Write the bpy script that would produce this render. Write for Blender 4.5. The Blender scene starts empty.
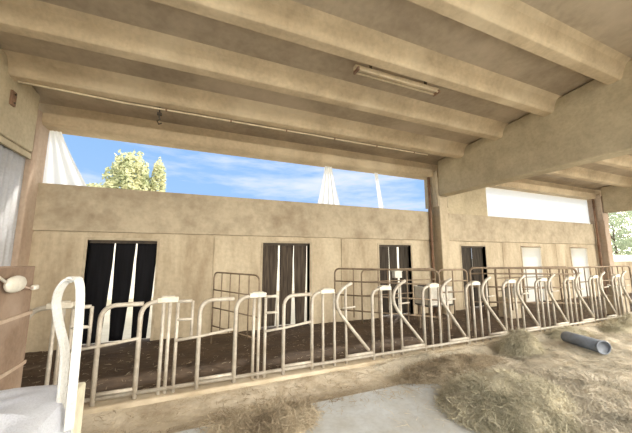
import bpy, math, random
import numpy as np
from mathutils import Vector, Matrix, noise
random.seed(7)
rng = np.random.default_rng(11)
S = bpy.context.scene
COL = S.collection
PI = math.pi

# ------------------------------------------------------------------ materials
def new_mat(name):
    m = bpy.data.materials.new(name); m.use_nodes = True
    nt = m.node_tree
    return m, nt, nt.nodes['Principled BSDF'], nt.nodes['Material Output']

def rgb(r, g, b): return (r, g, b, 1)

def dirty(name, base, dark, scale=2.0, rough=0.9, bump=0.3, streak=False, light=None, fine=25.0, amount=(0.35, 0.7), metallic=0.0):
    """weathered surface: large blotches of `dark`, finer specks, bump; streak = drips running down Z"""
    m, nt, p, out = new_mat(name)
    N, L = nt.nodes, nt.links
    geo = N.new('ShaderNodeNewGeometry')
    mp = N.new('ShaderNodeMapping'); L.new(geo.outputs['Position'], mp.inputs['Vector'])
    if streak: mp.inputs['Scale'].default_value = (1, 1, 0.25)
    n1 = N.new('ShaderNodeTexNoise'); n1.inputs['Scale'].default_value = scale; n1.inputs['Detail'].default_value = 8
    n1.inputs['Roughness'].default_value = 0.65
    L.new(mp.outputs[0], n1.inputs['Vector'])
    r1 = N.new('ShaderNodeMapRange'); r1.inputs['From Min'].default_value = amount[0]; r1.inputs['From Max'].default_value = amount[1]
    L.new(n1.outputs['Fac'], r1.inputs['Value'])
    mix = N.new('ShaderNodeMix'); mix.data_type = 'RGBA'
    mix.inputs['A'].default_value = rgb(*base); mix.inputs['B'].default_value = rgb(*dark)
    L.new(r1.outputs[0], mix.inputs['Factor'])
    n2 = N.new('ShaderNodeTexNoise'); n2.inputs['Scale'].default_value = fine; n2.inputs['Detail'].default_value = 4
    L.new(geo.outputs['Position'], n2.inputs['Vector'])
    mix2 = N.new('ShaderNodeMix'); mix2.data_type = 'RGBA'; mix2.blend_type = 'MULTIPLY'
    mix2.inputs['Factor'].default_value = 0.22
    r2 = N.new('ShaderNodeMapRange'); r2.inputs['From Min'].default_value = 0.3; r2.inputs['From Max'].default_value = 0.6
    r2.inputs['To Min'].default_value = 0.45
    L.new(n2.outputs['Fac'], r2.inputs['Value'])
    L.new(mix.outputs['Result'], mix2.inputs['A']); L.new(r2.outputs[0], mix2.inputs['B'])
    last = mix2.outputs['Result']
    if light:
        n3 = N.new('ShaderNodeTexNoise'); n3.inputs['Scale'].default_value = scale * 0.6; n3.inputs['Detail'].default_value = 6
        mp3 = N.new('ShaderNodeMapping'); mp3.inputs['Location'].default_value = (13, 4, 7)
        L.new(geo.outputs['Position'], mp3.inputs['Vector']); L.new(mp3.outputs[0], n3.inputs['Vector'])
        r3 = N.new('ShaderNodeMapRange'); r3.inputs['From Min'].default_value = 0.5; r3.inputs['From Max'].default_value = 0.75
        L.new(n3.outputs['Fac'], r3.inputs['Value'])
        mix3 = N.new('ShaderNodeMix'); mix3.data_type = 'RGBA'; mix3.inputs['B'].default_value = rgb(*light)
        L.new(last, mix3.inputs['A']); L.new(r3.outputs[0], mix3.inputs['Factor']); last = mix3.outputs['Result']
    L.new(last, p.inputs['Base Color'])
    p.inputs['Roughness'].default_value = rough; p.inputs['Metallic'].default_value = metallic
    if bump:
        b = N.new('ShaderNodeBump'); b.inputs['Strength'].default_value = bump; b.inputs['Distance'].default_value = 0.02
        L.new(n2.outputs['Fac'], b.inputs['Height']); L.new(b.outputs[0], p.inputs['Normal'])
    return m

M = {}
M['ceiling'] = dirty('ceiling_concrete', (0.66, 0.53, 0.35), (0.45, 0.35, 0.225), 1.3, light=(0.74, 0.62, 0.43), fine=14)
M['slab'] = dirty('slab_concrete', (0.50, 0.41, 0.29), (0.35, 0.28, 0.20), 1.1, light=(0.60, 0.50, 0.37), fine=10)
M['beam'] = dirty('beam_concrete', (0.60, 0.52, 0.36), (0.43, 0.36, 0.24), 1.8, fine=18)
M['wall'] = dirty('wall_concrete', (0.61, 0.52, 0.37), (0.34, 0.26, 0.165), 1.7, streak=True, fine=12, amount=(0.40, 0.72))
M['wall_up'] = dirty('upper_panel_concrete', (0.54, 0.46, 0.33), (0.33, 0.26, 0.175), 2.1, fine=9, amount=(0.40, 0.74))
M['column'] = dirty('column_concrete', (0.54, 0.44, 0.34), (0.40, 0.28, 0.20), 1.8, streak=True, fine=14)
M['rust'] = dirty('rusty_steel', (0.30, 0.18, 0.11), (0.16, 0.09, 0.055), 5, rough=0.8)
M['curb'] = dirty('kerb_concrete', (0.62, 0.54, 0.40), (0.36, 0.28, 0.18), 2.5, light=(0.72, 0.65, 0.52), fine=20)
M['manger'] = dirty('manger_concrete', (0.64, 0.57, 0.45), (0.34, 0.27, 0.18), 1.8, light=(0.66, 0.59, 0.46), fine=20, amount=(0.4, 0.68))
M['table'] = dirty('feed_table_concrete', (0.60, 0.64, 0.67), (0.46, 0.46, 0.43), 2.2, rough=0.55, bump=0.1, fine=20)
M['pen'] = dirty('pen_floor_manure', (0.115, 0.075, 0.045), (0.05, 0.032, 0.02), 1.8, rough=0.85, bump=0.8, fine=9)
M['ground'] = dirty('yard_gravel', (0.46, 0.41, 0.32), (0.34, 0.31, 0.22), 0.4, fine=8)
M['galv'] = dirty('galvanised_tube', (0.62, 0.58, 0.50), (0.42, 0.36, 0.28), 7, rough=0.55, bump=0.1, metallic=0.15)
M['cap'] = dirty('latch_cap_pale', (0.80, 0.76, 0.66), (0.62, 0.56, 0.44), 9, rough=0.6, bump=0.1)
M['rail'] = dirty('brown_gate_tube', (0.34, 0.26, 0.17), (0.17, 0.12, 0.08), 6, rough=0.7, bump=0.1)
M['white_strap'] = dirty('white_webbing', (0.62, 0.62, 0.59), (0.50, 0.48, 0.44), 9, fine=120, bump=0.4)
M['bag'] = dirty('white_woven_bag', (0.62, 0.65, 0.71), (0.50, 0.52, 0.59), 5, fine=140, bump=0.3, rough=0.6)
M['bag_liner'] = dirty('cream_liner', (0.80, 0.76, 0.60), (0.66, 0.62, 0.46), 5, rough=0.5)
M['brown_board'] = dirty('brown_board', (0.31, 0.22, 0.155), (0.20, 0.135, 0.09), 3, light=(0.40, 0.31, 0.24), fine=30)
M['white_plastic'] = dirty('white_plastic', (0.80, 0.78, 0.70), (0.64, 0.60, 0.50), 8, rough=0.45, bump=0)
M['pink_cable'] = dirty('pale_pink_cable', (0.66, 0.50, 0.40), (0.52, 0.38, 0.3), 8, rough=0.5, bump=0)
M['tube_blue'] = dirty('blue_grey_plastic', (0.22, 0.25, 0.30), (0.14, 0.16, 0.19), 6, rough=0.4, bump=0.1)
M['lamp'] = dirty('lamp_housing', (0.68, 0.56, 0.38), (0.5, 0.4, 0.25), 6, rough=0.6)
M['dark'] = dirty('dark_fitting', (0.09, 0.07, 0.05), (0.05, 0.04, 0.03), 6)
M['conduit'] = dirty('pale_conduit', (0.78, 0.68, 0.48), (0.6, 0.5, 0.34), 6, bump=0)
M['sheet_blue'] = dirty('pale_blue_sheet', (0.60, 0.62, 0.66), (0.46, 0.45, 0.44), 1.2, rough=0.5, bump=0.05)
M['bark'] = dirty('bark', (0.20, 0.14, 0.09), (0.1, 0.07, 0.05), 4)
M['outside_white'] = dirty('whitewashed_render', (0.84, 0.82, 0.74), (0.72, 0.69, 0.6), 2)
M['mortar_dark'] = dirty('joint_dark', (0.20, 0.14, 0.09), (0.12, 0.08, 0.05), 4)

def strip_mat(name, col, rough=0.35):
    m, nt, p, out = new_mat(name)
    N, L = nt.nodes, nt.links
    geo = N.new('ShaderNodeNewGeometry'); mp = N.new('ShaderNodeMapping'); mp.inputs['Scale'].default_value = (14, 1, 1.2)
    n = N.new('ShaderNodeTexNoise'); n.inputs['Scale'].default_value = 1.6; n.inputs['Detail'].default_value = 5
    L.new(geo.outputs['Position'], mp.inputs[0]); L.new(mp.outputs[0], n.inputs['Vector'])
    mx = N.new('ShaderNodeMix'); mx.data_type = 'RGBA'
    mx.inputs['A'].default_value = rgb(*col); mx.inputs['B'].default_value = rgb(*[c * 0.45 for c in col])
    rr = N.new('ShaderNodeMapRange'); rr.inputs['From Min'].default_value = 0.35; rr.inputs['From Max'].default_value = 0.65
    L.new(n.outputs['Fac'], rr.inputs['Value']); L.new(rr.outputs[0], mx.inputs['Factor'])
    L.new(mx.outputs['Result'], p.inputs['Base Color']); p.inputs['Roughness'].default_value = rough
    p.inputs['Specular IOR Level'].default_value = 0.15
    return m
M['strip_black'] = strip_mat('black_pvc', (0.006, 0.006, 0.008), 0.7)
M['strip_grey'] = strip_mat('grimy_brown_pvc', (0.10, 0.078, 0.058), 0.8)
M['strip_mid'] = strip_mat('dusty_dark_pvc', (0.07, 0.058, 0.045), 0.8)

def translucent(name, col, a=0.6):
    m, nt, p, out = new_mat(name)
    N, L = nt.nodes, nt.links
    p.inputs['Base Color'].default_value = rgb(*col); p.inputs['Roughness'].default_value = 0.6
    t = N.new('ShaderNodeBsdfTranslucent'); t.inputs['Color'].default_value = rgb(*col)
    mx = N.new('ShaderNodeMixShader'); mx.inputs['Fac'].default_value = a
    L.new(p.outputs[0], mx.inputs[1]); L.new(t.outputs[0], mx.inputs[2]); L.new(mx.outputs[0], out.inputs['Surface'])
    return m
M['curtain'] = translucent('white_windbreak_cloth', (0.93, 0.93, 0.9), 0.75)

M['cream_cloth'] = translucent('cream_cloth', (0.96, 0.92, 0.80), 0.75)

def leaf_mat(name, c1, c2):
    m, nt, p, out = new_mat(name)
    N, L = nt.nodes, nt.links
    geo = N.new('ShaderNodeNewGeometry')
    n = N.new('ShaderNodeTexNoise'); n.inputs['Scale'].default_value = 1.3
    L.new(geo.outputs['Position'], n.inputs['Vector'])
    mx = N.new('ShaderNodeMix'); mx.data_type = 'RGBA'
    mx.inputs['A'].default_value = rgb(*c1); mx.inputs['B'].default_value = rgb(*c2)
    rr = N.new('ShaderNodeMapRange'); rr.inputs['From Min'].default_value = 0.35; rr.inputs['From Max'].default_value = 0.65
    L.new(n.outputs['Fac'], rr.inputs['Value']); L.new(rr.outputs[0], mx.inputs['Factor'])
    L.new(mx.outputs['Result'], p.inputs['Base Color']); p.inputs['Roughness'].default_value = 0.6
    t = N.new('ShaderNodeBsdfTranslucent'); L.new(mx.outputs['Result'], t.inputs['Color'])
    ms = N.new('ShaderNodeMixShader'); ms.inputs['Fac'].default_value = 0.4
    L.new(p.outputs[0], ms.inputs[1]); L.new(t.outputs[0], ms.inputs[2]); L.new(ms.outputs[0], out.inputs['Surface'])
    return m
M['leaf_yellow'] = leaf_mat('leaf_yellow', (0.55, 0.54, 0.32), (0.42, 0.47, 0.28))
M['leaf_green'] = leaf_mat('leaf_green', (0.42, 0.52, 0.30), (0.30, 0.42, 0.22))
M['leaf_pale'] = leaf_mat('leaf_pale', (0.52, 0.56, 0.40), (0.44, 0.52, 0.34))

def hay_mat(name, c1, c2, c3):
    m, nt, p, out = new_mat(name)
    N, L = nt.nodes, nt.links
    geo = N.new('ShaderNodeNewGeometry')
    n = N.new('ShaderNodeTexNoise'); n.inputs['Scale'].default_value = 2.6; n.inputs['Detail'].default_value = 5
    L.new(geo.outputs['Position'], n.inputs['Vector'])
    n2 = N.new('ShaderNodeTexNoise'); n2.inputs['Scale'].default_value = 60; n2.inputs['Detail'].default_value = 2
    L.new(geo.outputs['Position'], n2.inputs['Vector'])
    ad = N.new('ShaderNodeMath'); ad.operation = 'MULTIPLY_ADD'; ad.inputs[1].default_value = 0.5
    L.new(n2.outputs['Fac'], ad.inputs[0])
    L.new(n.outputs['Fac'], ad.inputs[2])
    cr = N.new('ShaderNodeValToRGB'); cr.color_ramp.elements[0].position = 0.52; cr.color_ramp.elements[1].position = 0.95
    cr.color_ramp.elements[0].color = rgb(*c1); cr.color_ramp.elements[1].color = rgb(*c3)
    e = cr.color_ramp.elements.new(0.72); e.color = rgb(*c2)
    L.new(ad.outputs[0], cr.inputs[0]); L.new(cr.outputs[0], p.inputs['Base Color'])
    p.inputs['Roughness'].default_value = 0.85
    return m
M['hay'] = hay_mat('dry_hay', (0.36, 0.33, 0.26), (0.56, 0.51, 0.41), (0.78, 0.72, 0.60))
M['hay_green'] = hay_mat('green_hay', (0.27, 0.25, 0.17), (0.50, 0.46, 0.34), (0.72, 0.67, 0.52))
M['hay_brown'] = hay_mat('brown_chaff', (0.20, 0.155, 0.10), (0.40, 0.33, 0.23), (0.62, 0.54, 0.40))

# ------------------------------------------------------------------ mesh helpers
class MB:
    def __init__(s): s.v = []; s.f = []
    def box(s, x0, x1, y0, y1, z0, z1):
        i = len(s.v)
        s.v += [(x0,y0,z0),(x1,y0,z0),(x1,y1,z0),(x0,y1,z0),(x0,y0,z1),(x1,y0,z1),(x1,y1,z1),(x0,y1,z1)]
        s.f += [(i,i+3,i+2,i+1),(i+4,i+5,i+6,i+7),(i,i+1,i+5,i+4),(i+1,i+2,i+6,i+5),(i+2,i+3,i+7,i+6),(i+3,i,i+4,i+7)]
        return s
    def prism_x(s, prof, x0, x1):
        """closed (y,z) profile swept along X"""
        i = len(s.v); n = len(prof)
        s.v += [(x0, y, z) for y, z in prof] + [(x1, y, z) for y, z in prof]
        s.f += [(i+k, i+(k+1) % n, i+n+(k+1) % n, i+n+k) for k in range(n)]
        s.f += [tuple(i+k for k in reversed(range(n))), tuple(i+n+k for k in range(n))]
        return s
    def tube(s, pts, r, seg=8, caps=True, closed=False):
        pts = [Vector(p) for p in pts]; n = len(pts)
        rr = r if isinstance(r, (list, tuple)) else [r]*n
        i = len(s.v); up = None
        for k, p in enumerate(pts):
            a = pts[(k-1) % n] if (k or closed) else p
            b = pts[(k+1) % n] if (k < n-1 or closed) else p
            t = (b-a).normalized()
            if up is None:
                up = t.orthogonal().normalized()
            up = (up - t*up.dot(t)).normalized(); sd = t.cross(up)
            for j in range(seg):
                an = 2*PI*j/seg
                s.v.append(tuple(p + (up*math.cos(an) + sd*math.sin(an))*rr[k]))
        m = n if closed else n-1
        for k in range(m):
            for j in range(seg):
                a = i+k*seg+j; b = i+k*seg+(j+1) % seg; k2 = (k+1) % n
                s.f.append((a, b, i+k2*seg+(j+1) % seg, i+k2*seg+j))
        if caps and not closed:
            s.f.append(tuple(i+j for j in reversed(range(seg)))); s.f.append(tuple(i+(n-1)*seg+j for j in range(seg)))
        return s
    def band(s, pts, nrm, w, th):
        """flat strap along pts, width w along vector nrm(k), thickness th"""
        i = len(s.v); n = len(pts)
        for k, p in enumerate(pts):
            p = Vector(p); a = Vector(pts[max(k-1, 0)]); b = Vector(pts[min(k+1, n-1)])
            t = (b-a).normalized(); wv = Vector(nrm(k/(n-1))); wv = (wv - t*wv.dot(t)).normalized(); nn = t.cross(wv)
            for sx, sn in ((-1,-1),(1,-1),(1,1),(-1,1)): s.v.append(tuple(p + wv*sx*w/2 + nn*sn*th/2))
        for k in range(n-1):
            for j in range(4):
                s.f.append((i+k*4+j, i+k*4+(j+1) % 4, i+k*4+4+(j+1) % 4, i+k*4+4+j))
        s.f.append((i, i+3, i+2, i+1)); e = i+(n-1)*4; s.f.append((e, e+1, e+2, e+3))
        return s
    def grid(s, fn, nu, nv):
        i = len(s.v)
        for a in range(nu+1):
            for b in range(nv+1): s.v.append(tuple(fn(a/nu, b/nv)))
        for a in range(nu):
            for b in range(nv):
                q = i+a*(nv+1)+b
                s.f.append((q, q+nv+1, q+nv+2, q+1))
        return s
    def build(s, name, mat, parent=None, smooth=False, bevel=0, subd=0, solid=0):
        me = bpy.data.meshes.new(name); me.from_pydata(s.v, [], s.f); me.validate(); me.update()
        o = bpy.data.objects.new(name, me); COL.objects.link(o)
        me.materials.append(M[mat] if isinstance(mat, str) else mat)
        if smooth:
            for p in me.polygons: p.use_smooth = True
        if solid:
            md = o.modifiers.new('solid', 'SOLIDIFY'); md.thickness = solid
        if bevel:
            md = o.modifiers.new('bev', 'BEVEL'); md.width = bevel; md.segments = 2; md.limit_method = 'ANGLE'
        if subd:
            md = o.modifiers.new('sub', 'SUBSURF'); md.levels = md.render_levels = subd
        if parent:
            o.parent = parent
            o.matrix_parent_inverse = Matrix.Translation(-Vector(root_loc(parent)))
        return o
def root_loc(o):
    v = Vector(o.location)
    return v
def empty(name, loc, label, cat, group=None):
    o = bpy.data.objects.new(name, None); COL.objects.link(o); o.location = loc; o.empty_display_size = 0.1
    tag(o, label, cat, group); return o
def tag(o, label=None, cat=None, group=None, kind=None):
    if label: o['label'] = label
    if cat: o['category'] = cat
    if group: o['group'] = group
    if kind: o['kind'] = kind
    return o
def struct(o): o['kind'] = 'structure'; return o
def corner(pts, r, n=6):
    """round the corners of a polyline"""
    pts = [Vector(p) for p in pts]; out = [pts[0]]
    for k in range(1, len(pts)-1):
        a, b, c = pts[k-1], pts[k], pts[k+1]
        rr = min(r, (a-b).length*0.49, (c-b).length*0.49)
        p0 = b + (a-b).normalized()*rr; p2 = b + (c-b).normalized()*rr
        for j in range(n+1):
            t = j/n; out.append(p0*(1-t)**2 + b*2*t*(1-t) + p2*t*t)
    out.append(pts[-1]); return out

# ------------------------------------------------------------------ dimensions
XL, XB, XC, XR = -2.9, 7.1, 16.6, 26.2         # gable, first frame, second frame, far open end
YW = 7.0                                        # inner face of the long wall
YF = 4.07                                       # feed fence
YBACK = -3.0
def zrib(y): return 4.42 + 0.102*(7.0-y)         # underside of ribs
RD = 0.29                                       # rib depth

# ------------------------------------------------------------------ ground and floors
g = MB(); 
g.grid(lambda u, v: (-70+200*u, -60+200*v, -0.16), 4, 4)
struct(g.build('ground', 'ground'))
f = MB()
f.grid(lambda u, v: (XL-0.1+(XR-XL+0.1)*u, YF+0.1+(YW+0.25-YF-0.1)*v,
      (0.02*noise.noise(Vector((u*60, v*8, 3))) + 0.015*noise.noise(Vector((u*200, v*30, 1)))) if 0 < v < 1 else -0.01), 300, 30)
struct(f.build('floor_pen', 'pen', smooth=True))
f = MB(); f.box(XL-0.1, XR, -6, 3.34, -0.15, 0.03)
struct(f.build('floor_feed_table', 'table'))
f = MB()
f.grid(lambda u, v: (XL-0.1+(XR-XL+0.1)*u, 3.34+(YF-0.06-3.34)*v,
      0.03 - 0.05*math.sin(PI*min(1, v*1.15)) + 0.07*max(0, v-0.55) + 0.012*noise.noise(Vector((u*50, v*4, 5)))), 200, 12)
struct(f.build('floor_manger', 'manger', smooth=True))
f = MB(); f.box(XL-0.1, XR, YF-0.08, YF+0.12, -0.15, 0.11)
struct(f.build('trim_1', 'curb', bevel=0.02))

# ------------------------------------------------------------------ long wall with doorways
DOORS = [(-2.02, -0.80), (1.49, 2.72), (4.88, 6.03), (8.14, 9.30), (11.25, 12.35), (14.40, 15.55)]
ZD = 2.05; ZJ = 2.20; ZT = 3.13; TH = 0.2
w = MB()
xs = [XL] + [v for d in DOORS for v in d] + [XR-9.4]
for k in range(0, len(xs), 2):
    a, b = xs[k], xs[k+1]
    # lower panels with open vertical joints
    js = [a] + [j for j in (0.35, 3.65, 7.4, 10.2, 13.4) if a+0.1 < j < b-0.1] + [b]
    for q in range(len(js)-1):
        w.box(js[q]+(0.008 if q else 0), js[q+1]-(0.008 if q < len(js)-2 else 0), YW, YW+TH, -0.15, ZJ-0.012)
    w.box(a, b, YW+0.03, YW+TH-0.03, -0.15, ZJ+0.02)
for d in DOORS:
    w.box(d[0], d[1], YW, YW+TH, ZD, ZJ-0.012)
    w.box(d[0], d[1], YW+0.03, YW+TH-0.03, ZD+0.05, ZJ+0.02)
wo = struct(w.build('wall_back', 'wall'))
w = MB()
for a, b in ((XL, 7.08), (7.10, XC+0.2)):
    w.box(a, b, YW-0.025, YW+TH, ZJ+0.012, ZT)
w.build('upper_panel', 'wall_up', wo, bevel=0.012)
w = MB()                                        # low wall of the third bay
w.box(XC+0.2, XR, YW, YW+TH, -0.15, 1.45)
struct(w.build('wall_back_low', 'wall'))
# door reveals: thin lintel strip in pale mortar
for k, d in enumerate(DOORS):
    t = MB(); t.box(d[0]-0.05, d[0], YW-0.012, YW+0.05, 0, ZD+0.05); t.box(d[1], d[1]+0.05, YW-0.012, YW+0.05, 0, ZD+0.05)
    t.box(d[0], d[1], YW-0.012, YW+0.05, ZD-0.0, ZD+0.05)
    struct(t.build('door_%d' % (k+1), 'wall_up'))

# fixed panel closing the first stretch of the high opening in bay two
pn = MB(); pn.box(7.34, 8.40, YW+0.02, YW+0.16, ZT+0.002, 4.235); pn.box(8.39, 9.62, YW+0.03, YW+0.15, ZT+0.002, 4.235)
tag(pn.build('concrete_infill_panel', 'beam', bevel=0.01),
    'grey-beige concrete panel filling the high opening just right of the middle column', 'wall panel')

# ------------------------------------------------------------------ roof
def ribbed(name, x0, x1, y0=YBACK):
    y1 = YW+0.30
    sl = MB()
    prof = [(y0, zrib(y0)+RD), (y1, zrib(y1)+RD), (y1, zrib(y1)+RD+0.12), (y0, zrib(y0)+RD+0.12)]
    sl.prism_x(prof, x0, x1)
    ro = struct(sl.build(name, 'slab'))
    for yk in [q for q in [2.4-1.14*k for k in range(5, 0, -1)] + [2.48, 3.57, 4.70, 5.84] if q-0.5 > y0]:
        r = MB()
        z = zrib
        p = [(yk, z(yk)), (yk+0.04, z(yk)+RD+0.02), (yk-0.36, z(yk-0.36)+RD+0.02), (yk-0.27, z(yk)+RD*0.85), (yk-0.23, z(yk)+RD*0.5), (yk-0.20, z(yk)+0.05), (yk-0.17, z(yk)+0.012)]
        r.prism_x(p[::-1], x0, x1)
        r.build('ceiling_rib', 'ceiling', ro, bevel=0.015)
    # edge beam above the openings
    e = MB()
    p = [(6.93, z(6.93)+RD+.01), (6.93, 4.50), (6.78, 4.47), (6.80, 4.28), (6.84, 4.24), (7.22, 4.24), (7.26, 4.27), (7.28, z(7.3)+RD+.01)]
    e.prism_x(p, x0, x1)
    e.build('eaves_beam', 'ceiling', ro)
    return ro
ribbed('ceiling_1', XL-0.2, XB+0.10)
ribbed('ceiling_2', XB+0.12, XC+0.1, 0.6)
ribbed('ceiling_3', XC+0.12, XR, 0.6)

# ------------------------------------------------------------------ beams and columns
def beam(x0, x1, zb, label, ye=6.62, yb=YBACK):
    b = MB()
    ys = [yb, ye]
    i = len(b.v)
    pr = [(ys[0], zb), (ys[1], zb), (ys[1], zrib(ys[1])+RD-0.03), (ys[0], zrib(ys[0])+RD-0.03)]
    b.prism_x(pr[::-1], x0, x1)
    # lower chamfered flange
    o = b.build('roof_beam', 'beam', bevel=0.03)
    tag(o, label, 'beam')
    return o
beam(6.92, 7.32, 3.60, 'deep concrete beam crossing the ceiling from the middle column towards the right')
beam(16.45, 16.85, 3.60, 'far concrete beam at the right-hand column beyond the white opening', 6.62, 0.6)
beam(-3.25, -2.87, 3.60, 'concrete beam along the left end of the ceiling above the pale sheet', 6.62)
def column(x0, x1, label, ztop=3.6, zcap=4.4, yf=YW-0.36, mat='column'):
    t = empty('concrete_column', ((x0+x1)/2, YW-0.2, 0), label, 'column')
    c = MB(); c.box(x0, x1, yf, YW+0.14, -0.12, ztop-0.005)
    c.build('shaft', mat, t, bevel=0.02)
    if zcap:
        for xa in (x0-0.06, x1+0.005):
            c = MB(); c.box(xa, xa+0.055, YW-0.36, YW+0.18, ztop-0.35, zcap); c.build('head_cheek', mat, t, bevel=0.01)
    return t
column(6.93, 7.27, 'middle beige concrete column carrying the deep beam, brown pipe on its left', mat='wall')
column(16.45, 16.82, 'pinkish concrete column at the right end of the white opening')
column(-3.22, -2.88, 'pinkish-brown concrete column in the left corner of the barn', 4.48, None, 6.63)
# column in the corner: the pen side face seen beside the sheet
def pipe(x, y, z0, z1, label):
    t = empty('downpipe', (x, y, z0), label, 'pipe')
    p = MB(); p.tube([(x, y, z0), (x, y, z1)], 0.042, 12); p.build('pipe', 'rust', t, smooth=True)
    for zz in (z0+0.5, (z0+z1)/2, z1-0.4):
        c = MB(); c.tube([(x, y, zz-0.02), (x, y, zz+0.02)], 0.055, 12); c.build('bracket', 'rust', t)
pipe(6.81, YW-0.09, 0.0, 4.35, 'rusty brown downpipe running down the left edge of the middle column')
pipe(16.33, YW-0.12, 0.0, 4.30, 'dark brown pipe on the left edge of the right-hand column')

# ------------------------------------------------------------------ left end wall (pale corrugated sheet under the beam)
sh = MB()
n = 160
def shf(u, v):
    y = 1.5+(6.62-1.5)*u
    return (-2.96+0.015*math.sin(u*2*PI*34), y, -0.05+3.60*v)
sh.grid(shf, n*3, 1)
struct(sh.build('wall_left', 'sheet_blue', smooth=True, solid=0.01))
b = MB(); b.box(-2.94, -2.89, 1.5, 6.62, 3.48, 3.58)
b.build('sheet_rail', 'beam', bpy.data.objects['wall_left'])
# small fittings on the left beam
t = empty('beam_bracket', (-2.84, 6.0, 4.25), 'small rusty steel plate fixed to the face of the left beam', 'bracket')
p = MB(); p.box(-2.87, -2.84, 5.76, 5.88, 4.12, 4.36); p.build('plate', 'rust', t, bevel=0.004)
for zz in (4.17, 4.31):
    p = MB(); p.tube([(-2.845, 5.82, zz), (-2.82, 5.82, zz)], 0.014, 6); p.build('bolt', 'dark', t)

# ------------------------------------------------------------------ conduit, hook, lamp
t = empty('electric_conduit', (-2.6, 5.86, 4.58), 'thin pale conduit running along the ceiling rib above the blue opening', 'conduit')
pts = [(-2.80, 5.76, 4.512), (-2.2, 5.80, 4.512), (-1.4, 5.87, 4.512)] + [(-1.4+1.2*k, 5.87, 4.512+0.004*(k % 2)) for k in range(1, 7)]
p = MB(); p.tube(pts, 0.016, 8); p.build('conduit', 'conduit', t, smooth=True)
for k in range(6):
    p = MB(); p.box(-0.7+1.2*k, -0.67+1.2*k, 5.85, 5.89, 4.495, 4.532); p.build('clip', 'rust', t)
t = empty('hanging_hook', (-0.80, 5.9, 4.42), 'dark wire hook hanging from the pale conduit under the ceiling', 'hook')
p = MB(); p.tube([(-0.80, 5.9, 4.56), (-0.80, 5.9, 4.36), (-0.78, 5.9, 4.32), (-0.83, 5.9, 4.28), (-0.80, 5.9, 4.22), (-0.75, 5.9, 4.25)], 0.013, 6)
p.build('wire', 'dark', t, smooth=True)
p = MB(); p.box(-0.84, -0.76, 5.87, 5.93, 4.40, 4.45); p.build('block', 'dark', t, bevel=0.004)

lx0, lx1, ly, lz = 2.22, 4.0, 3.72, 4.76
t = empty('fluorescent_lamp', ((lx0+lx1)/2, ly, lz), 'long unlit tan fluorescent batten lamp under the ceiling rib', 'lamp')
p = MB(); p.box(lx0, lx1, ly-0.045, ly+0.045, lz, lz+0.06); p.build('housing', 'lamp', t, bevel=0.01)
for dy in (-0.05, 0.05):
    p = MB(); p.tube([(lx0+0.05, ly+dy, lz-0.025), (lx1-0.05, ly+dy, lz-0.025)], 0.016, 10); p.build('tube', 'lamp', t, smooth=True)
for xx in (lx0+0.02, lx1-0.05):
    p = MB(); p.box(xx, xx+0.035, ly-0.075, ly+0.075, lz-0.05, lz+0.01); p.build('lampholder', 'rust', t, bevel=0.004)
for xx in (lx0+0.3, lx1-0.3):
    p = MB(); p.box(xx, xx+0.03, ly-0.02, ly+0.02, lz+0.06, zrib(ly)+RD); p.build('hanger', 'dark', t)

# ------------------------------------------------------------------ strip curtains in four doorways
def strip_curtain(k, mat, label, cuts, zb=0.04):
    """cuts: list of (x_left_top, x_left_bottom, x_right_top, x_right_bottom) fractions of the doorway"""
    x0, x1 = DOORS[k]; W = x1-x0
    t = empty('strip_curtain', ((x0+x1)/2, YW+0.09, ZD), label, 'strip curtain', 'plastic strip curtains in the doorways')
    h = MB(); h.box(x0+0.01, x1-0.01, YW+0.06, YW+0.12, ZD-0.06, ZD-0.005); h.build('hanging_rail', 'dark', t)
    for q, (a, b, c, d) in enumerate(cuts):
        s = MB(); yy = YW+0.075+0.03*(q % 2)
        def fn(u, v, a=a, b=b, c=c, d=d, yy=yy, q=q):
            tt = v**1.5
            xa = x0+W*(a+(b-a)*tt); xb = x0+W*(c+(d-c)*tt)
            if 0 < v < 1:
                xa += 0.008*noise.noise(Vector((q*3.1, v*6, 0))); xb += 0.008*noise.noise(Vector((q*5.7, v*6, 2)))
            return (xa+(xb-xa)*u, yy+0.012*math.sin(u*PI*3+q)*v, ZD-0.02-(ZD-0.02-zb)*v)
        s.grid(fn, 8, 16); s.build('strip', mat, t, smooth=True, solid=0.004)
    return t
strip_curtain(0, 'strip_black', 'black plastic strip curtain with two bright gaps in the widest left doorway',
    [(0.0, 0.0, 0.36, 0.28), (0.37, 0.39, 0.665, 0.58), (0.69, 0.71, 1.0, 0.93)])
strip_curtain(1, 'strip_grey', 'grimy brown strip curtain with white gaps, in the doorway left of centre',
    [(0.0, 0.0, 0.33, 0.28), (0.37, 0.38, 0.66, 0.62), (0.665, 0.72, 0.95, 0.90)])
strip_curtain(2, 'strip_mid', 'dark strip curtain in the doorway left of the middle column',
    [(0.0, 0.0, 0.34, 0.30), (0.37, 0.40, 0.62, 0.60), (0.66, 0.67, 0.82, 0.84), (0.80, 0.82, 1.0, 1.0)])
strip_curtain(3, 'strip_mid', 'closed dark strip curtain in the doorway right of the middle column',
    [(0.0, 0.0, 0.27, 0.26), (0.25, 0.25, 0.52, 0.51), (0.50, 0.50, 0.77, 0.77), (0.75, 0.76, 0.98, 0.965)])

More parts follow.
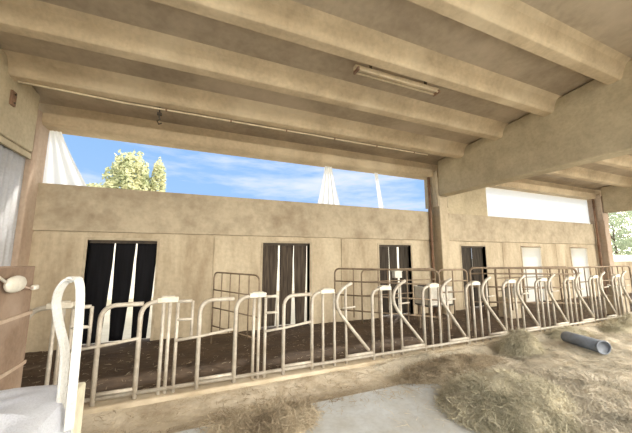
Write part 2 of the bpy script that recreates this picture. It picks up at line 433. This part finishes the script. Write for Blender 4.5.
for k, lab in ((4, 'cream sheet hung across the nearer of the two bright doorways on the right'), (5, 'cream sheet hung across the farthest bright doorway, near the right-hand column')):
    x0, x1 = DOORS[k]
    t = empty('door_sheet', ((x0+x1)/2, YW+0.05, ZD), lab, 'door sheet', 'cream sheets in the bright doorways')
    s = MB(); s.grid(lambda u, v: (x0-0.02+(x1-x0+0.04)*u, YW-0.016+0.003*math.sin(u*14)*v, ZD-0.01-(ZD-0.05)*v), 30, 6)
    s.build('sheet', 'cream_cloth', t, smooth=True)
    r = MB(); r.tube([(x0-0.04, YW-0.04, ZD-0.0), (x1+0.04, YW-0.04, ZD-0.0)], 0.015, 8); r.build('rail', 'rail', t, smooth=True)
# ------------------------------------------------------------------ white cloth pieces in the high opening
def cloth(label, top, bot, folds, depth, y=YW+0.10):
    z1, z0 = 4.30, ZT+0.003
    s = MB()
    def fn(u, v):
        a = top[0]+(bot[0]-top[0])*v**1.15; b = top[1]+(bot[1]-top[1])*v**1.15
        return (a+(b-a)*u, y+depth*math.sin(u*PI*2*folds)*(0.3+0.7*v), z1+(z0-z1)*v)
    s.grid(fn, folds*10, 10)
    t = empty('windbreak_cloth', ((top[0]+top[1])/2, y, z1), label, 'cloth')
    s.build('cloth', 'curtain', t, smooth=True)
    r = MB(); r.tube([(top[0]-0.04, y, z1), (top[1]+0.04, y, z1)], 0.012, 8); r.build('top_cord', 'rail', t, smooth=True)
cloth('white gathered cloth hanging beside the left corner column in the high opening', (-2.87, -2.70), (-2.87, -2.15), 3, 0.03)
cloth('white gathered cloth, cone shaped, hanging in the middle of the blue opening', (3.22, 3.42), (2.98, 3.68), 4, 0.04)
cloth('narrow white gathered strip of cloth near the right end of the blue opening', (4.86, 4.98), (5.0, 5.17), 2, 0.02)
cloth('wide white cloth drawn across the high opening right of the middle column', (9.62, 16.35), (9.62, 16.35), 16, 0.008)

# ------------------------------------------------------------------ feed fence
R1 = 0.026
fence = empty('feed_fence', (0, YF, 0.11), 'long galvanised cattle feed fence with curved headlocks on the concrete kerb', 'feed fence')
p = MB(); p.tube([(XL+0.05, YF, 0.17), (XR-3, YF, 0.17)], 0.024, 8); p.build('bottom_rail', 'galv', fence, smooth=True)
P = MB
ZC = 1.20
def stall(x, closed, var=0.0):
    y = YF
    # frame: post arching over to the latch cap
    fr = MB()
    if x > 1.0:
        fr.tube(corner([(x, y, 0.10), (x, y, ZC-0.01), (x+0.30, y, ZC-0.01)], 0.16, 8), R1, 8)
    else:
        fr.tube(corner([(x-0.04, y, 0.10), (x-0.04, y, ZC-0.02), (x+0.32, y, ZC-0.01)], 0.2, 8), R1*1.05, 8)
    fo = fr.build('stall_frame', 'galv', fence, smooth=True)
    c = MB(); c.box(x+0.13, x+0.36, y-0.04, y+0.04, ZC-0.03, ZC+0.03); 
    c.box(x+0.17, x+0.32, y-0.045, y+0.045, ZC+0.03, ZC+0.045)
    co = c.build('latch_cap', 'cap', None, bevel=0.01); co.parent = fo
    subs = [co]
    bars = [x+0.18, x+0.37, x+0.57] if not closed else [x+0.20, x+0.27, x+0.36]
    for q, bx in enumerate(bars):
        b = MB(); top = ZC-0.02 if q < 2 or closed else 1.25
        b.tube([(bx, y+0.005, 0.10), (bx, y+0.005, top)], R1*0.8, 8)
        subs.append(b.build('upright_bar', 'galv', smooth=True))
    if closed:
        b = MB()     # swinging neck frame, shut
        b.tube(corner([(x+0.62, y-0.01, 0.10), (x+0.62, y-0.01, 1.17), (x+1.04, y-0.01, 1.17)], 0.17, 8), R1, 8)
        subs.append(b.build('neck_frame', 'galv', smooth=True))
        b = MB(); b.tube([(x+0.36, y-0.02, 0.71), (x+0.62, y-0.02, 0.73), (x+1.03, y-0.02, 0.78)], R1*0.7, 8)
        b.tube([(x+0.36, y, 1.17), (x+0.52, y, 1.17)], R1*0.8, 8)
        b.tube([(x+0.36, y, 0.95), (x+0.53, y, 0.95)], R1*0.7, 8)
        b.tube([(x+0.53, y, 0.72), (x+0.53, y, 1.17)], R1*0.7, 8)
        subs.append(b.build('cross_bar', 'galv', smooth=True))
        b = MB(); b.tube([(x+0.62, y, 0.215), (x+1.04, y, 0.215)], R1*0.8, 8)
        subs.append(b.build('sill_bar', 'galv', smooth=True))
    else:
        d = var
        b = MB()     # tilted locking bar with a looped head
        pts = [(0.66, 1.31), (0.59, 1.28), (0.50, 1.23), (0.425, 1.15), (0.395, 1.05), (0.41, 0.95), (0.47, 0.84), (0.55, 0.74), (0.95+d, 0.27)]
        b.tube([(x+a, y-0.03, z) for a, z in pts], R1*1.02, 8)
        subs.append(b.build('locking_bar', 'galv', smooth=True))
        b = MB(); b.tube([(x+0.48, y-0.06, 0.94), (x+0.70, y-0.06, 0.95)], R1*0.6, 6)
        subs.append(b.build('catch_pin', 'galv', smooth=True))
        b = MB(); b.tube([(x+0.58, y, 0.215), (x+1.04, y, 0.215)], R1*0.9, 8)
        subs.append(b.build('sill_bar', 'galv', smooth=True))
    for s in subs[1:]:
        s.parent = fo
for k in range(-4, 20):
    x = 1.62 + 1.055*k
    if x < XL+0.1: continue
    stall(x-(0.055 if k < -1 else 0), k < 0, 0.03*math.sin(k*2.3))

# ------------------------------------------------------------------ pipe gates inside the pen
def gate(label, p0, p1, ztop, zbot, lows, verts, r=0.022, mat='rail', dropped=None):
    a, b = Vector(p0), Vector(p1)
    t = empty('pen_gate', ((a.x+b.x)/2, (a.y+b.y)/2, 0), label, 'gate', 'pipe gates inside the pen')
    def at(u, z): q = a.lerp(b, u); return (q.x, q.y, z)
    f = MB(); f.tube(corner([at(0, 0.0), at(0, ztop), at(1, ztop), at(1, 0.0)], 0.14, 6), r, 8)
    f.build('frame', mat, t, smooth=True)
    for z in lows:
        m = MB(); m.tube([at(0, z), at(1, z)], r*0.75, 8); m.build('rail', mat, t, smooth=True)
    for u in verts:
        m = MB(); m.tube([at(u, zbot), at(u, ztop)], r*0.7, 8); m.build('upright', mat, t, smooth=True)
gate('pale brown pipe gate behind the left part of the fence, before the wall', (0.35, 6.3), (1.02, 5.0), 1.40, 0.3, [0.35, 0.7, 1.05], [0.2, 0.4, 0.6, 0.8], 0.016)
gate('brown pipe gate in front of the doorway left of the middle column', (3.15, 6.4), (4.82, 4.75), 1.42, 0.3, [0.45, 0.8, 1.12], [0.2, 0.45, 0.72])
gate('narrow round-cornered pipe gate right of the middle column', (5.15, 5.1), (5.95, 5.0), 1.41, 0.3, [0.9, 1.15], [0.5])
gate('wide dark pipe gate in front of the two bright doorways', (6.9, 5.7), (9.3, 4.45), 1.40, 0.3, [0.5, 0.9, 1.25], [0.12, 0.25, 0.38, 0.5, 0.63, 0.76, 0.88], 0.028)
gate('long brown pipe gate at the far right end of the pen', (9.6, 5.0), (13.6, 5.0), 1.38, 0.3, [0.5, 0.95], [0.08*q for q in range(1, 12)])
gate('low brown pipe rail along the wall behind the white trough', (4.0, 6.55), (6.5, 6.55), 1.36, 0.3, [0.7, 1.05], [0.33, 0.66], 0.02)
gate('pipe gate leaning near the wall below the wide right doorways', (9.0, 6.5), (12.6, 6.3), 1.33, 0.3, [0.6, 1.0], [0.4, 0.7], 0.02)

# water trough behind the fence
t = empty('water_trough', (5.25, 5.5, 0), 'pale water trough behind the fence near the middle column', 'water trough')
x0, x1, y0, y1 = 5.0, 5.75, 5.25, 5.75
m = MB(); m.box(x0, x1, y0, y0+0.04, 0.55, 1.0); m.box(x0, x1, y1-0.04, y1, 0.55, 1.0); m.box(x0, x0+0.04, y0, y1, 0.55, 1.0); m.box(x1-0.04, x1, y0, y1, 0.55, 1.0); m.box(x0, x1, y0, y1, 0.55, 0.6)
m.build('basin', 'white_plastic', t, bevel=0.01)
for lx in (x0+0.05, x1-0.1):
    for ly2 in (y0+0.05, y1-0.1):
        m = MB(); m.box(lx, lx+0.05, ly2, ly2+0.05, 0, 0.55); m.build('leg', 'rail', t)
m = MB(); m.box(x0+0.06, x0+0.28, y0+0.06, y1-0.06, 0.9, 1.02); m.build('float_cover', 'dark', t, bevel=0.01)
# white box on the gate at door three
t = empty('mineral_box', (3.86, 5.5, 1.28), 'small white plastic box hooked on the brown gate before the doorway', 'box')
m = MB(); m.box(4.10, 4.30, 5.30, 5.42, 1.24, 1.38); m.build('body', 'white_plastic', t, bevel=0.015)
m = MB(); m.box(4.09, 4.31, 5.29, 5.43, 1.38, 1.40); m.build('lid', 'white_plastic', t, bevel=0.006)
def bucket(x, y, z, label):
    t = empty('bucket', (x, y, z), label, 'bucket', 'white buckets in the pen')
    b = MB(); n = 20
    prof = [(0.0, 0.0), (0.13, 0.0), (0.155, 0.28), (0.165, 0.28), (0.165, 0.30), (0.145, 0.30), (0.12, 0.02), (0.0, 0.02)]
    i = 0
    for rr, zz in prof:
        for j in range(n): b.v.append((x+rr*math.cos(2*PI*j/n), y+rr*math.sin(2*PI*j/n), z+zz))
    for k in range(len(prof)-1):
        for j in range(n): b.f.append((k*n+j, k*n+(j+1) % n, (k+1)*n+(j+1) % n, (k+1)*n+j))
    b.build('body', 'white_plastic', t, smooth=True)
    h = MB(); h.tube([(x+0.16*math.cos(a), y-0.02-0.1*math.sin(a), z+0.29+0.05*math.sin(a)) for a in [PI*q/10 for q in range(11)]], 0.006, 6); h.build('handle', 'galv', t, smooth=True)
bucket(8.3, 5.65, 0.55, 'white bucket on a block behind the fence, below the first bright doorway')
bucket(11.6, 4.65, 0.55, 'white bucket on a block behind the fence near the right edge')
for bx, by, lb in ((8.3, 5.65, 'concrete block under the nearer white bucket'), (11.6, 4.65, 'concrete block under the farther white bucket')):
    m = MB(); m.box(bx-0.2, bx+0.2, by-0.2, by+0.2, 0.0, 0.55); tag(m.build('concrete_block', 'curb', bevel=0.02), lb, 'block')

# ------------------------------------------------------------------ brown board box, cable and fitting on the left
bx = -1.30
t = empty('feed_crate', (bx-0.5, 2.9, 0.03), 'brown boarded crate with long planks at the left edge before the fence', 'crate')
for k in range(4):
    m = MB(); z0 = 0.06+0.40*k
    m.box(bx-0.03, bx, 2.05, 3.30-0.02*(k == 3), z0, z0+0.395); m.build('side_board', 'brown_board', t, bevel=0.008)
    m = MB(); m.box(bx-1.0, bx-0.03, 3.27, 3.30, z0, z0+0.395); m.build('end_board', 'brown_board', t, bevel=0.008)
    m = MB(); m.box(bx-1.0, bx-0.03, 2.05, 2.08, z0, z0+0.395); m.build('end_board', 'brown_board', t, bevel=0.008)
    m = MB(); m.box(bx-1.03, bx-1.0, 2.05, 3.30, z0, z0+0.395); m.build('side_board', 'brown_board', t, bevel=0.008)
for yy in (2.08, 3.20):
    m = MB(); m.box(bx-0.11, bx-0.03, yy, yy+0.07, 0.03, 1.64); m.build('corner_post', 'brown_board', t, bevel=0.005)
m = MB(); m.box(bx-1.0, bx-0.04, 2.1, 3.25, 0.2, 0.25); m.build('bottom_board', 'brown_board', t)
for z in (0.455, 0.855, 1.26):
    m = MB(); m.box(bx, bx+0.012, 2.05, 3.30, z-0.012, z+0.016); m.build('batten', 'column', t)
t = empty('electric_fence_plug', (bx+0.03, 2.98, 1.52), 'white plastic plug with thin cables hung on the brown crate', 'plug')
m = MB()
n = 16
c0 = Vector((bx+0.035, 2.93, 1.53))
for k in range(9):
    a = PI*k/8; rr = 0.075*math.sin(a)**0.7 if 0 < k < 8 else 0.001
    for j in range(n):
        th = 2*PI*j/n; m.v.append((c0.x+0.45*rr*math.cos(th), c0.y-0.125*math.cos(a), c0.z+0.85*rr*math.sin(th)))
for k in range(8):
    for j in range(n): m.f.append((k*n+j, k*n+(j+1) % n, (k+1)*n+(j+1) % n, (k+1)*n+j))
m.build('plug_body', 'white_plastic', t, smooth=True)
m = MB(); m.tube([(bx+0.03, 3.03, 1.51), (bx+0.03, 3.12, 1.48), (bx+0.03, 3.22, 1.475)], 0.009, 6); m.build('lead', 'pink_cable', t, smooth=True)
m = MB(); m.box(bx+0.01, bx+0.05, 3.2, 3.27, 1.455, 1.495); m.build('tip', 'white_plastic', t, bevel=0.012)
m = MB(); m.tube([(bx+0.03, 2.83, 1.545), (bx+0.02, 2.73, 1.60), (bx+0.03, 2.62, 1.62), (bx+0.03, 2.50, 1.55)], 0.011, 6)
cb = [(bx+0.02, 2.50, 1.57), (bx+0.02, 2.62, 1.42), (bx+0.02, 2.66, 1.2), (bx+0.02, 2.63, 0.95), (bx+0.02, 2.5, 0.7), (bx+0.02, 2.3, 0.5)]
m.tube(corner(cb, 0.12, 5), 0.012, 6); m.build('cable', 'white_plastic', t, smooth=True)

# ------------------------------------------------------------------ bulk bag with lifting strap
BX0, BX1, BY0, BY1, BZ = -1.36, -0.49, 1.10, 1.85, 1.13
t = empty('bulk_bag', ((BX0+BX1)/2, (BY0+BY1)/2, 0.03), 'white woven bulk bag with a tall lifting strap at the lower left corner', 'bag')
m = MB()
def bagf(u, v):
    # closed loop around, v upward
    a = 2*PI*u; c, s_ = math.cos(a), math.sin(a)
    pw = 0.32
    ex = math.copysign(abs(c)**pw, c); ey = math.copysign(abs(s_)**pw, s_)
    z = 0.03 + (BZ-0.03)*v
    k = 1.0 + 0.04*math.sin(PI*v) + 0.012*noise.noise(Vector((c*3, s_*3, v*5)))
    if v > 0.97: k *= 0.985
    if v < 0.04: k *= 0.97
    return ((BX0+BX1)/2+ex*(BX1-BX0)/2*k, (BY0+BY1)/2+ey*(BY1-BY0)/2*k, z)
m.grid(bagf, 64, 24)
i = len(m.v); 
m.f.append(tuple(q*25 for q in range(64)))
m.build('bag_body', 'bag', t, smooth=True)
m = MB()
def topf(u, v):
    q = bagf(u, 1.0); cx, cy = (BX0+BX1)/2, (BY0+BY1)/2; e = 1-v
    x = cx+(q[0]-cx)*v; y = cy+(q[1]-cy)*v
    return (x, y, BZ+0.05*e**0.5+0.05*min(1, e*3)*noise.noise(Vector((x*6, y*6, 1))))
m.grid(topf, 64, 16); m.build('bag_top', 'bag', t, smooth=True)
m = MB(); m.box(BX1-0.035, BX1+0.008, BY1-0.12, BY1+0.015, 0.12, BZ-0.01); m.build('corner_webbing', 'bag_liner', t, bevel=0.01)
m = MB()
lp = []
for k in range(31):
    a = k/30
    th = PI*a
    x = -0.475 - 0.062*math.cos(th)*(0.55+0.55*math.sin(th)**0.6)
    z = 1.10 + 0.62*math.sin(th)**0.62
    lp.append((x, 1.62+0.05*math.cos(th), z))
lp[0] = (-0.50, 1.64, 1.02); lp[-1] = (-0.445, 1.58, 1.02)
ys = 1.62
left = [(-0.500, ys, 1.10), (-0.505, ys, 1.34), (-0.540, ys, 1.46), (-0.558, ys, 1.54), (-0.553, ys, 1.595), (-0.535, ys, 1.632), (-0.512, ys, 1.645)]
right = [(-0.488, ys-0.01, 1.648), (-0.474, ys-0.02, 1.62), (-0.464, ys-0.03, 1.56), (-0.460, ys-0.03, 1.45), (-0.458, ys-0.03, 1.25), (-0.456, ys-0.03, 1.03)]
pts = corner(left+right, 0.04, 3)
m.band(pts, lambda u: (0.55, 0.8, 0) if u < 0.45 else (0.95, 0.4, 0), 0.032, 0.012)
m.build('lifting_strap', 'white_strap', t, smooth=False, bevel=0.003)

# ------------------------------------------------------------------ hay
def hay_height(x, y, heaps):
    z = 0
    for hx, hy, rx, ry, h in heaps:
        d = ((x-hx)/rx)**2 + ((y-hy)/ry)**2
        z = max(z, h*math.exp(-d*1.4)) if True else z
    return z
def straws(n, pos, zf, lmin, lmax, wd, lift=0.25, seed=0):
    r = np.random.default_rng(seed)
    V = []; F = []
    for k in range(n):
        x, y = pos(r)
        z = zf(x, y)
        if z is None: continue
        L = r.uniform(lmin, lmax); a = r.uniform(0, 2*PI); e = r.normal(0.08, lift)
        d = Vector((math.cos(a)*math.cos(e), math.sin(a)*math.cos(e), math.sin(e)))
        w_ = Vector((-math.sin(a), math.cos(a), r.uniform(-0.8, 0.8))).normalized()*wd*r.uniform(0.6, 1.3)
        c = Vector((x, y, z+0.008+r.uniform(0, 0.02)))
        bend = Vector((r.uniform(-1, 1), r.uniform(-1, 1), r.uniform(-0.3, 0.8)))*L*0.12
        p0 = c-d*L/2; p1 = c+bend; p2 = c+d*L/2
        zl = zf(p0.x, p0.y); zr = zf(p2.x, p2.y)
        p0.z = max(p0.z, (zl or 0)+0.004); p2.z = max(p2.z, (zr or 0)+0.004)
        i = len(V)
        V += [tuple(p0-w_), tuple(p0+w_), tuple(p1-w_), tuple(p1+w_), tuple(p2-w_*0.4), tuple(p2+w_*0.4)]
        F += [(i, i+1, i+3, i+2), (i+2, i+3, i+5, i+4)]
    return V, F
def base_z(x, y):
    if y < 3.34: return 0.03
    if y < YF-0.06:
        v = (y-3.34)/(YF-0.06-3.34); return 0.03-0.05*math.sin(PI*min(1, v*1.15))+0.07*max(0, v-0.55)
    if y < YF+0.12: return 0.11
    return 0.0
# spread layer of hay on the feed table
def spread_mask(x, y):
    edge = 3.10 + 0.75*max(0, (2.6-y)) - 0.55*max(0, y-2.9) + 0.25*noise.noise(Vector((x*1.5, y*1.5, 0)))
    return max(0, min(1, (x-edge)/0.9))
def spread_z(x, y):
    mk = spread_mask(x, y)
    if y > YF-0.12: mk *= max(0, 1-(y-YF+0.12)/0.1)
    z = base_z(x, min(y, YF-0.1))
    return z + mk*(0.045+0.05*noise.noise(Vector((x*1.3, y*1.3, 2)))+0.035*noise.noise(Vector((x*4, y*4, 5)))+0.02*noise.noise(Vector((x*11, y*11, 5)))) - (0.02 if mk == 0 else 0)
m = MB()
m.grid(lambda u, v: (lambda x, y: (x, y, spread_z(x, y)))(2.0+14*u**1.3, -0.5+(YF-0.05+0.5)*v), 220, 90)
r = np.random.default_rng(5)
def pos_spread(r):
    while True:
        x = 2.0+11*r.random()**1.7; y = 0.9+3.1*r.random()
        if r.random() < spread_mask(x, y)+0.03: return x, y
V, F = straws(26000, pos_spread, spread_z, 0.08, 0.28, 0.0022, 0.16, 3)
i = len(m.v); m.v += V; m.f += [tuple(i+q for q in f_) for f_ in F]
o = m.build('spread_hay', 'hay', smooth=False)
tag(o, 'pale dry hay spread over the feed table on the right', 'hay', kind='stuff')

def heap(label, hx, hy, rx, ry, h, mat, n, seed, wd=0.0022, L=(0.07, 0.24)):
    def zf(x, y):
        d = ((x-hx)/rx)**2+((y-hy)/ry)**2
        b0 = base_z(x, y)
        if d > 1.0: return b0-0.0
        k = (1-d)**1.0
        return b0 + h*k*(1+0.35*noise.noise(Vector((x*3.5, y*3.5, seed)))) + 0.05*k**0.5*noise.noise(Vector((x*10, y*10, seed)))
    m = MB()
    def fn(u, v):
        a = 2*PI*u; rr = v
        x = hx+rx*rr*math.cos(a); y = hy+ry*rr*math.sin(a)
        return (x, y, zf(x, y)+0.002 if v < 1 else base_z(x, y)-0.01)
    m.grid(fn, 56, 18)
    def pos(r):
        a = r.random()*2*PI; q = math.sqrt(r.random())*1.04
        return hx+rx*q*math.cos(a), hy+ry*q*math.sin(a)
    V, F = straws(n, pos, zf, L[0], L[1], wd, 0.35, seed)
    i = len(m.v); m.v += V; m.f += [tuple(i+q for q in f_) for f_ in F]
    o = m.build('hay_heap', mat, smooth=False)
    o['label'] = label; o['category'] = 'hay heap'
    return o
heap('pale green hay heap at the bottom centre, on the blue-grey concrete', 3.42, 2.42, 0.82, 0.64, 0.27, 'hay_green', 12000, 1)
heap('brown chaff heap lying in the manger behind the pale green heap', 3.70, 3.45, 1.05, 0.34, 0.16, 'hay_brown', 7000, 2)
heap('dark green tuft of hay against the fence, left of the blue-grey tube', 5.40, 3.55, 0.45, 0.30, 0.40, 'hay_green', 5000, 3)
heap('low flat hay heap at the fence foot behind the blue-grey tube', 7.3, 3.74, 0.75, 0.24, 0.18, 'hay_green', 2500, 4)
heap('long green hay heap along the fence foot at the right edge', 9.7, 3.62, 1.35, 0.36, 0.32, 'hay_green', 4000, 5)
heap('broad pale hay heap filling the lower right corner', 4.3, 2.15, 1.0, 0.75, 0.14, 'hay', 14000, 6)
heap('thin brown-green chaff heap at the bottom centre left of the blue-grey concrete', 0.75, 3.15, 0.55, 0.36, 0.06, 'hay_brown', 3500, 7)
# loose chaff in the manger on the left
def pos_ch(r): return -1.8+5.6*r.random(), 3.0+0.95*r.random()**0.7
V, F = straws(2600, pos_ch, base_z, 0.03, 0.12, 0.003, 0.06, 9)
m = MB(); m.v = V; m.f = F
tag(m.build('loose_chaff', 'hay_brown'), 'thin scatter of brown chaff in the concrete manger before the fence', 'chaff', kind='stuff')
def pos_p(r): return -2.6+16*r.random(), 4.25+2.7*r.random()
V, F = straws(2600, pos_p, lambda x, y: 0.005, 0.03, 0.10, 0.003, 0.06, 12)
m = MB(); m.v = V; m.f = F
tag(m.build('bedding_straw', 'hay_brown'), 'brown straw bedding scattered over the dark pen floor', 'straw', kind='stuff')

# ------------------------------------------------------------------ blue-grey plastic tube lying on the hay
t = empty('plastic_tube', (6.55, 3.1, 0.2), 'blue-grey plastic tube lying on the hay at the right', 'tube')
a = Vector((6.62, 3.45, 0.20)); b = Vector((6.38, 2.78, 0.21))
ax = (b-a).normalized(); up = Vector((0, 0, 1)); sd = ax.cross(up).normalized(); up = sd.cross(ax)
m = MB(); n = 24
prof = [(0, 0.115), (0.02, 0.12), (0.94, 0.125), (0.94, 0.115), (0.90, 0.10), (0.90, 0.001)]
Lh = (b-a).length
for s_, rr in prof:
    for j in range(n):
        th = 2*PI*j/n
        m.v.append(tuple(a+ax*Lh*s_+(sd*math.cos(th)+up*0.85*math.sin(th))*rr))
for k in range(len(prof)-1):
    for j in range(n): m.f.append((k*n+j, k*n+(j+1) % n, (k+1)*n+(j+1) % n, (k+1)*n+j))
m.f.append(tuple(reversed(range(n))))
m.build('tube_body', 'tube_blue', t, smooth=True)
m = MB(); m.tube([tuple(a+ax*Lh*0.96+(sd*math.cos(2*PI*j/n)+up*0.85*math.sin(2*PI*j/n))*0.122) for j in range(n)], 0.012, 8, closed=True)
m.build('rim', 'tube_blue', t, smooth=True)

# ------------------------------------------------------------------ outside: trees and a low white wall
def tree(x, y, h, rx, rz, mat, label, n=2600, seed=1, leaf=0.16, trunk=0.16):
    t = empty('tree', (x, y, -0.15), label, 'tree')
    r = np.random.default_rng(seed)
    m = MB()
    zc = h-rz
    m.tube([(x, y, -0.16), (x+0.1, y, zc*0.5), (x, y, zc)], [trunk, trunk*0.8, trunk*0.4], 8)
    for q in range(6):
        a = q*1.05; m.tube([(x, y, zc*0.6+0.1*q), (x+rx*0.6*math.cos(a), y+rx*0.6*math.sin(a), zc+0.3*rz*math.sin(q))], [trunk*0.4, 0.03], 6)
    m.build('trunk', 'bark', t, smooth=True)
    m = MB()
    for k in range(n):
        v = Vector(r.normal(size=3)).normalized()
        q = 0.55+0.45*r.random()**0.6
        lump = 1+0.28*noise.noise(v*2.2+Vector((seed, 0, 0)))
        c = Vector((x+v.x*rx*q*lump, y+v.y*rx*q*lump, zc+v.z*rz*q*lump))
        d1 = Vector(r.normal(size=3)).normalized()*leaf; d2 = d1.orthogonal().normalized()*leaf*0.5
        i = len(m.v); m.v += [tuple(c-d1), tuple(c+d2), tuple(c+d1), tuple(c-d2)]; m.f.append((i, i+1, i+2, i+3))
    m.build('crown', mat, t)
tree(-4.0, 20.0, 8.1, 1.2, 2.6, 'leaf_yellow', 'round yellow-green tree seen through the left part of the blue opening', 3200, 1)
tree(-2.5, 20.0, 7.7, 0.45, 2.0, 'leaf_yellow', 'narrow pointed yellow tree right beside the round yellow-green tree', 1500, 2, 0.12)
tree(-6.3, 22.8, 6.5, 1.2, 1.2, 'leaf_yellow', 'low pale yellow tree just above the wall at the left of the blue opening', 1500, 3, 0.13)
for k, (x, y, h, rx, rz) in enumerate(((54, 21, 11, 4.8, 5), (66, 22.5, 10.5, 5.0, 5))):
    tree(x, y, h, rx, rz, 'leaf_pale', ['pale green tree beyond the open bay, right beside the right-hand column', 'pale green tree beyond the open bay at the very right edge'][k], 2600, 10+k, 0.3)
m = MB(); m.box(18, 60, 10.5, 10.8, -0.16, 1.75)
tag(m.build('boundary_wall', 'outside_white', bevel=0.02), 'low white wall outside, seen through the open bay at the right edge', 'wall')
m = MB(); m.box(-30, 15, 15, 15.3, -0.16, 2.7)
tag(m.build('boundary_wall', 'outside_white', bevel=0.02), 'pale wall outside behind the doorways, seen through the curtain gaps', 'wall')

# ------------------------------------------------------------------ sky and sun
W_ = bpy.data.worlds.new('sky'); S.world = W_; W_.use_nodes = True
nt = W_.node_tree; N, L = nt.nodes, nt.links
bg = N['Background']
tc = N.new('ShaderNodeTexCoord')
sep = N.new('ShaderNodeSeparateXYZ'); L.new(tc.outputs['Generated'], sep.inputs[0])
# streaky clouds
mp = N.new('ShaderNodeMapping'); mp.inputs['Scale'].default_value = (1.2, 1.2, 6.0); mp.inputs['Rotation'].default_value = (0.0, 0.15, 0.0)
L.new(tc.outputs['Generated'], mp.inputs[0])
ns = N.new('ShaderNodeTexNoise'); ns.inputs['Scale'].default_value = 2.4; ns.inputs['Detail'].default_value = 9; ns.inputs['Roughness'].default_value = 0.6
L.new(mp.outputs[0], ns.inputs['Vector'])
rg = N.new('ShaderNodeMapRange'); rg.inputs['From Min'].default_value = 0.46; rg.inputs['From Max'].default_value = 0.72; rg.inputs['To Max'].default_value = 0.75
L.new(ns.outputs['Fac'], rg.inputs['Value'])
blue = N.new('ShaderNodeMix'); blue.data_type = 'RGBA'
blue.inputs['A'].default_value = (0.58, 0.90, 1.35, 1); blue.inputs['B'].default_value = (0.32, 0.64, 1.2, 1)
ze = N.new('ShaderNodeMapRange'); ze.inputs['From Min'].default_value = 0.0; ze.inputs['From Max'].default_value = 0.55
L.new(sep.outputs['Z'], ze.inputs['Value']); L.new(ze.outputs[0], blue.inputs['Factor'])
cl = N.new('ShaderNodeMix'); cl.data_type = 'RGBA'; cl.inputs['B'].default_value = (1.35, 1.36, 1.4, 1)
L.new(blue.outputs['Result'], cl.inputs['A']); L.new(rg.outputs[0], cl.inputs['Factor'])
# added glow in the sky, behind and to the right, to brighten the interior
dt = N.new('ShaderNodeVectorMath'); dt.operation = 'DOT_PRODUCT'; dt.inputs[1].default_value = Vector((0.72, -0.70, 0.0)).normalized()
L.new(tc.outputs['Generated'], dt.inputs[0])
hb = N.new('ShaderNodeMapRange'); hb.interpolation_type = 'SMOOTHSTEP'; hb.inputs['From Min'].default_value = 0.02; hb.inputs['From Max'].default_value = 0.55
L.new(dt.outputs['Value'], hb.inputs['Value'])
mx = N.new('ShaderNodeMix'); mx.data_type = 'RGBA'; mx.inputs['B'].default_value = (9.5, 8.9, 7.9, 1)
L.new(cl.outputs['Result'], mx.inputs['A']); L.new(hb.outputs[0], mx.inputs['Factor'])
L.new(mx.outputs['Result'], bg.inputs['Color']); bg.inputs['Strength'].default_value = 1.0

sd_ = bpy.data.lights.new('sun', 'SUN'); sd_.energy = 3.4; sd_.angle = math.radians(2); sd_.color = (1.0, 0.95, 0.86)
so = bpy.data.objects.new('sun', sd_); COL.objects.link(so)
sdir = Vector((0.60, 0.55, 0.95)).normalized()        # towards the sun
so.rotation_euler = sdir.to_track_quat('Z', 'Y').to_euler(); so.location = (20, 20, 30)

# ------------------------------------------------------------------ camera
cd = bpy.data.cameras.new('camera'); cam = bpy.data.objects.new('camera', cd); COL.objects.link(cam)
cd.sensor_fit = 'HORIZONTAL'; cd.sensor_width = 36; cd.lens = 36*285/632; cd.clip_end = 500; cd.clip_start = 0.05
cam.location = (0, 0, 1.75)
yaw, pitch = math.radians(22.5), math.radians(7.69)
cam.rotation_euler = (PI/2+pitch, 0, -yaw)
S.camera = cam
S.view_settings.view_transform = 'Standard'; S.view_settings.look = 'None'; S.view_settings.gamma = 1
S.view_settings.use_curve_mapping = False
S.view_settings.exposure = -0.35
S.cycles.max_bounces = 10; S.cycles.diffuse_bounces = 7; S.cycles.use_denoising = True
